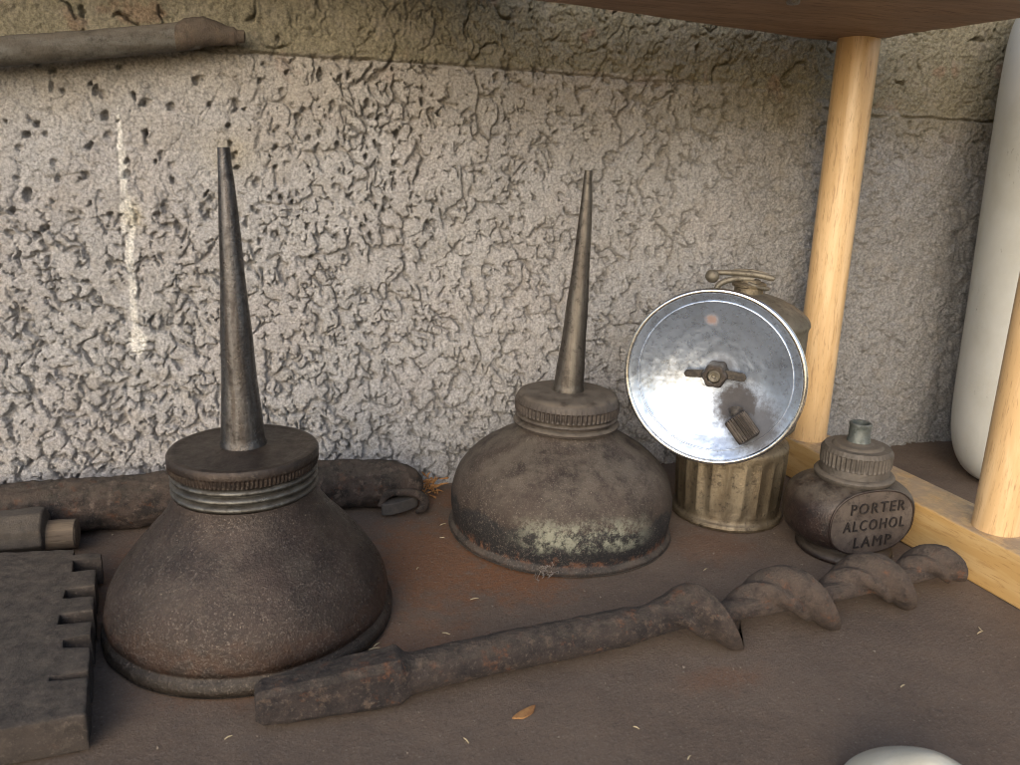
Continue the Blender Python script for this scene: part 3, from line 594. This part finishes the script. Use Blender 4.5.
link('screw_cap', lathe_mesh('screw_cap', capp, seg=480, fn=knurl(3.95, 4.5, 44, .07), rough=.015, rs=1.5), ALC, al)
link('wick_tube', lathe_mesh('wick_tube', dens([(.5, 4.78), (.47, 4.95), (.43, 5.1), (.42, 5.5), (.45, 5.58), (.45, 5.64), (.40, 5.68), (.33, 5.65), (.33, 5.2), (0, 5.2)], .06), seg=40, rough=.03, rs=3), VER, al)

# ------------------------------------------------------------ auger bit
AUG = m_rust('rusty_auger_iron', (.022, .018, .018), (.044, .034, .031), (.100, .072, .056), .45, .06, .6, lift=True)
au = thing('auger_bit', 'rusty iron auger bit with square tang and twisted flights, lying in front', 'auger', (12.5, 22.3, 0))
A0, A1 = np.array([-.75, 21.38, .72]), np.array([26.2, 23.1, 1.02]); LEN = A1[0]-A0[0]
def axis(x):
    u = (x-A0[0])/LEN; return A0[1]+(A1[1]-A0[1])*u + np.interp(x, [-.8, 3, 6.6, 11.5, 14.8, 18.8, 22.5, 26], [0, 0, .1, -.05, -.3, -.35, -.2, 0]), np.interp(x, [-.8, 3.4, 3.6, 9, 12, 26.2], [.70, .78, .72, .88, 1.02, .98])
nx, nc = 900, 220; xs = np.linspace(-.75, 25.4, nx); th = np.linspace(0, 2*np.pi, nc, endpoint=False); X, T = np.meshgrid(xs, th, indexing='ij')
# angle T: 0 = +Y (away), pi/2 = up
pk = np.array([13.05-8.8, 13.05-4.4, 13.05, 17.15, 20.95, 24.2, 27.1]); turn = np.interp(X, pk, np.arange(7)*2*np.pi+np.pi/2-4*np.pi)
dph = ((turn-T)+np.pi) % (2*np.pi)-np.pi            # >0: the crest lies behind (to the left)
# blade profile: long easy slope up to the crest from the left, sharp drop to the right
bl = np.where(dph < 0, .52*sst(-2.2, -1.35, dph)+.48*sst(-1.05, -.55, dph), sst(.22, .02, dph))
Rout = np.interp(xs, [10.9, 12.2, 13.2, 15, 19, 23, 24.6, 25.4], [.62, .85, 1.30, 1.30, 1.24, 1.12, .92, .30])[:, None]
core = np.interp(xs, [-.75, 11, 13, 24.4, 25.4], [.6, .62, .36, .30, .2])[:, None]
on = sst(11.0, 12.6, X)
rr = core+(Rout-core)*bl*on
# square tang, tapering to its end
sq = 1/np.maximum(np.abs(np.cos(T+.12)), np.abs(np.sin(T+.12)))
ts = np.interp(xs, [-.75, -.55, .2, 2.6, 3.3, 3.55, 3.9], [.40, .52, .58, .70, .72, .66, .6])[:, None]
tang = ts*np.minimum(sq, 1.22); wt = sst(3.85, 3.35, X); rr = rr*(1-wt)+tang*wt
rr += fbm(X*1.2, np.cos(T)*1.2, np.sin(T)*1.2+3, 3)*.022+fbm(X*4, np.cos(T)*4, np.sin(T)*4, 3)*.016
ay, az = axis(X); sh_x = .40*bl**3*on
V = np.stack([X+sh_x-12.5, ay+rr*np.cos(T)-22.3, az+rr*np.sin(T)], -1); V[..., 2] = np.maximum(V[..., 2], .015+.0*X)
i_f = int(np.searchsorted(xs, 11.0)); i_t = int(np.searchsorted(xs, 3.62))
for nm, a, b, c0, c1_ in (('tang', 0, i_t+1, True, False), ('shank', i_t, i_f+1, False, False), ('flight', i_f, nx, False, True)):
    P, F = grid(V[a:b], True, c0, c1_); F = [tuple(reversed(f)) for f in F]; link(nm, mesh(nm, P, F), AUG, au, smooth=60)

# ------------------------------------------------------------ notched iron block, front left
BLK = m_rust('dusty_block_iron', (.034, .028, .024), (.050, .040, .034), (.066, .053, .044), .6, .025, .05)
nb_ = thing('iron_block', 'flat dusty dark block with square notches cut in its right edge, front left', 'block', (-8, 26, 0))
def ex_(y): return -5.06-(y-21.3)*.128            # right edge runs back and slightly left
edge = [(ex_(21.3), 21.3), (ex_(23.05), 23.05), (ex_(23.05)-1.02, 23.12), (ex_(23.4)-1.0, 23.34), (ex_(23.4), 23.38),
        (ex_(24.75), 24.75), (ex_(24.8)-.75, 24.8), (ex_(25.1)-.8, 25.3), (ex_(25.4), 25.4), (ex_(26.2), 26.2), (ex_(26.2)-1.0, 26.22), (ex_(26.7)-1.0, 26.85), (ex_(26.85), 26.85),
        (ex_(27.9), 27.9), (ex_(27.9)-.95, 27.92), (ex_(28.5)-.9, 28.55), (ex_(28.55), 28.55), (ex_(29.8), 29.8), (ex_(29.8)-.78, 29.82), (ex_(30.7)-.8, 30.75), (ex_(30.75)+.15, 30.72), (ex_(31.2)+.15, 31.15), (ex_(31.2)-.8, 31.2), (ex_(31.6)-.8, 31.62)]
poly = edge+[(-13.5, 32.6), (-14.0, 21.7), (-7.6, 21.15)]
link('plate', worn(mesh('plate', *prism([(x+8, y-26) for x, y in poly], .1, 1.22)), .07, 7, .035, 1.4), BLK, nb_, smooth=50)
o = link('lower_plate', mesh('lower_plate', *prism([(x+8, y-26) for x, y in [(ex_(21.4)-.12, 21.42), (ex_(31.3)-.1, 31.3), (-13.3, 32.4), (-13.8, 21.9), (-7.6, 21.3)]], .0, .42)), BLK, nb_, smooth=25); bevel(o, .05, 2)

# weathered handle lying behind the block
HD = m_rust('grey_handle_head', (.060, .052, .045), (.085, .073, .063), (.075, .062, .05), .5, .05, 0)
TW = m_wood('grey_tan_wood', (.15, .115, .08), (.085, .064, .046), (.03, .023, .018), (.16, 2.2, 2.2), .8)
th_ = thing('tool_handle', 'worn grey tool handle with a tan wooden stub at its end, behind the notched block', 'handle', (-8.95, 34.05, .18))
hx = [( -5.0, .84), (-.6, .88), (-.05, .92), (.28, .88), (.36, .62), (.38, .3)]
ths = np.linspace(0, 2*np.pi, 8, endpoint=False)+math.pi/8; V = np.array([[(x, r*math.cos(a)*1.05, .9+r*math.sin(a)*1.0) for a in ths] for x, r in hx])
P, F = grid(V, True, True, True); F = [tuple(reversed(f)) for f in F]; o = link('head', mesh('head', P, F), HD, th_, smooth=25); bevel(o, .06, 2)
V, F = tube([(.3, 0, .62), (.9, -.02, .62), (1.38, -.05, .62), (1.42, -.05, .62)], [.60, .60, .58, .5], seg=40)
link('stub', mesh('stub', V, F), TW, th_)

# ------------------------------------------------------------ rusty pipe along the wall foot
PIP = m_rust('flaky_rusty_pipe', (.030, .025, .023), (.085, .062, .051), (.165, .128, .104), .7, .12, .55)
rp = thing('rusty_pipe', 'thick flaky rusty pipe with an open slot near its end, along the wall foot', 'pipe', (0, 36.1, 0))
nx, nc = 360, 96; xs = np.linspace(-17, 6.75, nx); th = np.linspace(0, 2*np.pi, nc, endpoint=False); X, T = np.meshgrid(xs, th, indexing='ij')
rad = np.interp(xs, [-17, 3.5, 5.2, 6.0, 6.45, 6.7, 6.75], [1.14, 1.14, 1.08, .92, .66, .3, .05])[:, None]
rr = rad*(1+.0*X)+fbm(X*.8, np.cos(T)*1.3, np.sin(T)*1.3, 5)*.10*np.minimum(1, rad)+fbm(X*3, np.cos(T)*3.3, np.sin(T)*3.3, 3)*.04
cyx = np.interp(xs, [-17, 3.5, 6.75], [0, 0, -.75])[:, None]
# slot that bites into the lower front near the end
sl = sst(1.0, .55, np.sqrt(((X-5.55)/.95)**2+((((T-3.75)+np.pi) % (2*np.pi)-np.pi)/.62)**2))
rr = rr*(1-.62*sl)
V = np.stack([X, cyx+rr*np.cos(T)*.98, 1.12+rr*np.sin(T)], -1); V[..., 2] = np.maximum(V[..., 2], .02)
P, F = grid(V, True, True, True); F = [tuple(reversed(f)) for f in F]; link('tube', mesh('tube', P, F), PIP, rp, smooth=70)
tg = [(4.72+.82+.86*math.cos(a)*(1), -1.50+.33*math.sin(a)+.16*math.cos(a)) for a in np.linspace(0, 2*np.pi, 28, endpoint=False)]
V, F = prism(tg, .12, .5); V = [(x, y, z+.22*(x-5.5)*.5+.16*(1 if z > .3 else 0)+.1) for x, y, z in V]
o = link('tongue', mesh('tongue', V, F), m_plain('dark_iron', (.045, .040, .037), (.07, .06, .052), 3, .8), rp, smooth=30); bevel(o, .09, 3)
lip = [(4.6, -1.62, .55), (5.0, -1.45, 1.02), (5.6, -1.55, 1.1), (6.25, -1.62, .98), (6.62, -1.55, .66), (6.58, -1.68, .36), (6.2, -1.95, .24)]
link('slot_lip', subdiv_noise(tube_mesh('slot_lip', lip, [.08, .16, .17, .2, .24, .22, .1], seg=14, sub=6), 0, .04, 3), PIP, rp)

# rusty rod high on the wall
ROD = m_metal('weathered_rod_iron', (.105, .100, .086), (.066, .056, .042), (.034, .028, .021), .7, (.5, .7), .25, (.5, 2, 2), .03)
rd = thing('iron_rod', 'old grey iron rod with a forged flattened end, leaning high on the wall', 'rod', (-2.1, 36.55, 19.96))
path = [(-14.5, -.25, -1.85), (-6.62, -.1, -.95), (-3.24, 0, -.48), (.3, .06, .08)]
P0 = np.array(path[0]); P1 = np.array(path[-1]); nn = 160; V = []
for i in range(nn+1):
    u = i/nn; c = np.array([np.interp(u, [0, .57, .83, 1], [q[k] for q in path]) for k in range(3)])
    a = np.linspace(0, 2*np.pi, 32, endpoint=False); r = .58*np.ones(32)
    V.append([(c[0], c[1]+.50*math.cos(t), c[2]+.52*math.sin(t)) for t in a])
V = np.array(V); V += (fbm(V[..., 0]*1.5, V[..., 1]*1.5, V[..., 2]*1.5, 3)*.035)[..., None]
P, F = grid(V, True, True, True); F = [tuple(reversed(f)) for f in F]; link('shaft', mesh('shaft', P, F), ROD, rd, smooth=60)
he = [(-.55, .0, -.08, .50, .50), (-.2, .0, .06, .54, .58), (.5, .06, .20, .52, .56), (.95, .14, .18, .42, .46), (1.35, .2, .12, .33, .33), (1.6, .22, .12, .33, .33), (1.67, .22, .12, .27, .27), (1.71, .24, .12, .26, .25), (1.95, .28, .12, .26, .24), (1.99, .3, .12, .12, .12)]
V = np.array([[(x, y+a_*math.cos(t), z+b_*math.sin(t)) for t in np.linspace(0, 2*np.pi, 32, endpoint=False)] for x, y, z, a_, b_ in he])
P, F = grid(V, True, True, True); F = [tuple(reversed(f)) for f in F]
link('forged_end', subdiv_noise(mesh('forged_end', P, F), 2, .04, 2.5), m_rust('dark_forged_end', (.055, .042, .032), (.085, .066, .050), (.11, .085, .06), .6, .05, .15), rd, smooth=50)

# ------------------------------------------------------------ white jug at the right
PL = m_plastic()
jg = thing('plastic_jug', 'big grubby white plastic jug standing behind the front post', 'jug', (40.15, 31.5, 0))
prof = [(0, .25), (3.2, .2), (3.75, .05), (4.3, .12), (4.75, .5), (5.15, 1.3), (5.4, 2.6), (5.5, 4.5), (5.6, 9), (5.78, 15), (5.9, 20.5), (5.7, 23.0), (4.8, 24.6), (3.3, 25.6), (2.3, 26), (1.9, 26.3), (1.85, 27.2)]
def squarish(r, z, t):
    return r*(1+.045*np.cos(4*t)*sst(2.2, 4.2, r))
link('body', lathe_mesh('body', prof, seg=128, sub=6, fn=squarish), PL, jg)
link('cap', lathe_mesh('cap', dens([(1.95, 26.6), (2.1, 26.6), (2.1, 28.1), (2.0, 28.3), (0, 28.3)], .1), seg=200, fn=knurl(26.7, 28.1, 40, .06)), m_plain('grey_cap', (.3, .3, .3), (.25, .25, .25)), jg)

# pale smooth thing at the lower right edge
wd = link('pale_lid', subdiv_noise(lathe_mesh('pale_lid', [(0, .05), (2.15, .0), (2.3, .15), (2.15, .5), (1.55, .95), (.92, 1.32), (.45, 1.53), (.18, 1.6), (0, 1.61)], seg=96, sub=5), 0, .01, 1), m_plain('cream_glaze', (.62, .59, .48), (.55, .52, .41), .8, .35), smooth=50)
wd.location = Vector((15.35, 13.45, 0))*S; wd.scale = (.92, .92, 1.15); tag(wd, 'smooth cream rounded lid at the bottom right, nearest the viewer', 'lid')

# ------------------------------------------------------------ litter on the board
ORG = m_plain('dry_orange_leaf', (.36, .19, .07), (.24, .11, .04), 4, .85)
STW = m_plain('pale_straw', (.50, .42, .27), (.38, .30, .17), 5, .7)
tf = []
for k in range(34):
    p0 = np.array([random.gauss(7.3, .3), random.gauss(36.55, .16), random.uniform(.05, .75)]); d = np.array([random.gauss(0, .35), random.gauss(-.05, .2), random.gauss(.1, .3)])
    p1 = p0+d*.6; p2 = p0+d+np.array([random.gauss(0, .1), 0, random.gauss(0, .1)])
    for q in (p1, p2): q[2] = max(.04, q[2])
    tf.append(tube([p0-np.array([7.3, 36.5, 0]), p1-np.array([7.3, 36.5, 0]), p2-np.array([7.3, 36.5, 0])], [.02, .05, .01], seg=6, sub=3))
o = link('dry_tuft', merge('dry_tuft', *tf), ORG); o.location = Vector((7.3, 36.5, 0))*S; tag(o, 'small tuft of dry orange plant matter at the wall foot by the pipe end', 'plant debris')
lf = [(.42*math.cos(a)*(1+.2*math.sin(3*a)), .15*math.sin(a)) for a in np.linspace(0, 2*np.pi, 18, endpoint=False)]
V, F = prism(lf, .02, .06); V = [(x, y, z+.12*x*x) for x, y, z in V]
o = link('leaf_scrap', mesh('leaf_scrap', V, F), ORG); o.location = Vector((6.85, 19.9, 0))*S; o.rotation_euler = (0, 0, R(25)); tag(o, 'orange leaf scrap lying on the brown board in front of the auger', 'leaf')
V, F = tube([(-.28, 0, .05), (0, .03, .07), (.28, -.01, .05)], [.025, .045, .02], seg=6, sub=3)
proto = link('straw_bit', mesh('straw_bit', V, F), STW)
spots = [(7.0, 26.6, 10, .9), (5.5, 24.6, -35, .8), (4.9, 19.2, -70, .7), (8.6, 30.0, 35, .6), (2.6, 24.4, 25, 1.3), (3.0, 24.3, 8, 1.0), (3.1, 24.5, 40, .8), (23.9, 20.1, 15, .9), (24.1, 20.3, 70, .6), (18.9, 18.2, 20, .6),
         (5.4, 29.4, 60, .5), (6.9, 31.8, -15, .6), (7.2, 33.1, 25, .8), (10.7, 17.0, 40, .5), (16.6, 26.6, 30, .6), (-1.5, 21.0, 30, .6), (9.8, 18.5, -50, .5), (20.1, 24.6, 80, .5), (2.0, 18.4, 15, .7)]
for k, (x, y, a, s) in enumerate(spots):
    o = proto if k == 0 else proto.copy()
    if k: COL.objects.link(o)
    o.location = Vector((x, y, 0))*S; o.rotation_euler = (0, 0, R(a)); o.scale = (s*.7, .5, .5)
    tag(o, 'tiny pale straw bit lying on the dusty brown board', 'straw', 'pale straw bits scattered on the board')
cr = []
for k in range(420):
    x, y = random.uniform(-9, 30), random.uniform(13, 37)
    if random.random() < .5: y = random.gauss(26, 5)
    r = abs(random.gauss(0, .012))+.009; a = np.array([random.gauss(0, 1) for _ in range(3)]); a /= np.linalg.norm(a)
    T4 = np.array([(1, 1, 1), (1, -1, -1), (-1, 1, -1), (-1, -1, 1)])*r*np.array([1.6, 1, .7]); ca, sa = math.cos(k), math.sin(k)
    P = [(x+p[0]*ca-p[1]*sa, y+p[0]*sa+p[1]*ca, .02+r*.6+p[2]) for p in T4]
    if 26 < y and abs(x+.75) < 4.9 and (x+.75)**2+(y-27.5)**2 < 24: continue
    cr.append((P, [(0, 1, 2), (0, 3, 1), (0, 2, 3), (1, 3, 2)]))
o = link('crumbs', merge('crumbs', *cr), m_plain('grit', (.24, .20, .155), (.10, .08, .062), 1.5, .9), smooth=0); o['kind'] = 'stuff'
tag(o, 'fine pale grit and dust crumbs strewn over the brown board', 'grit')
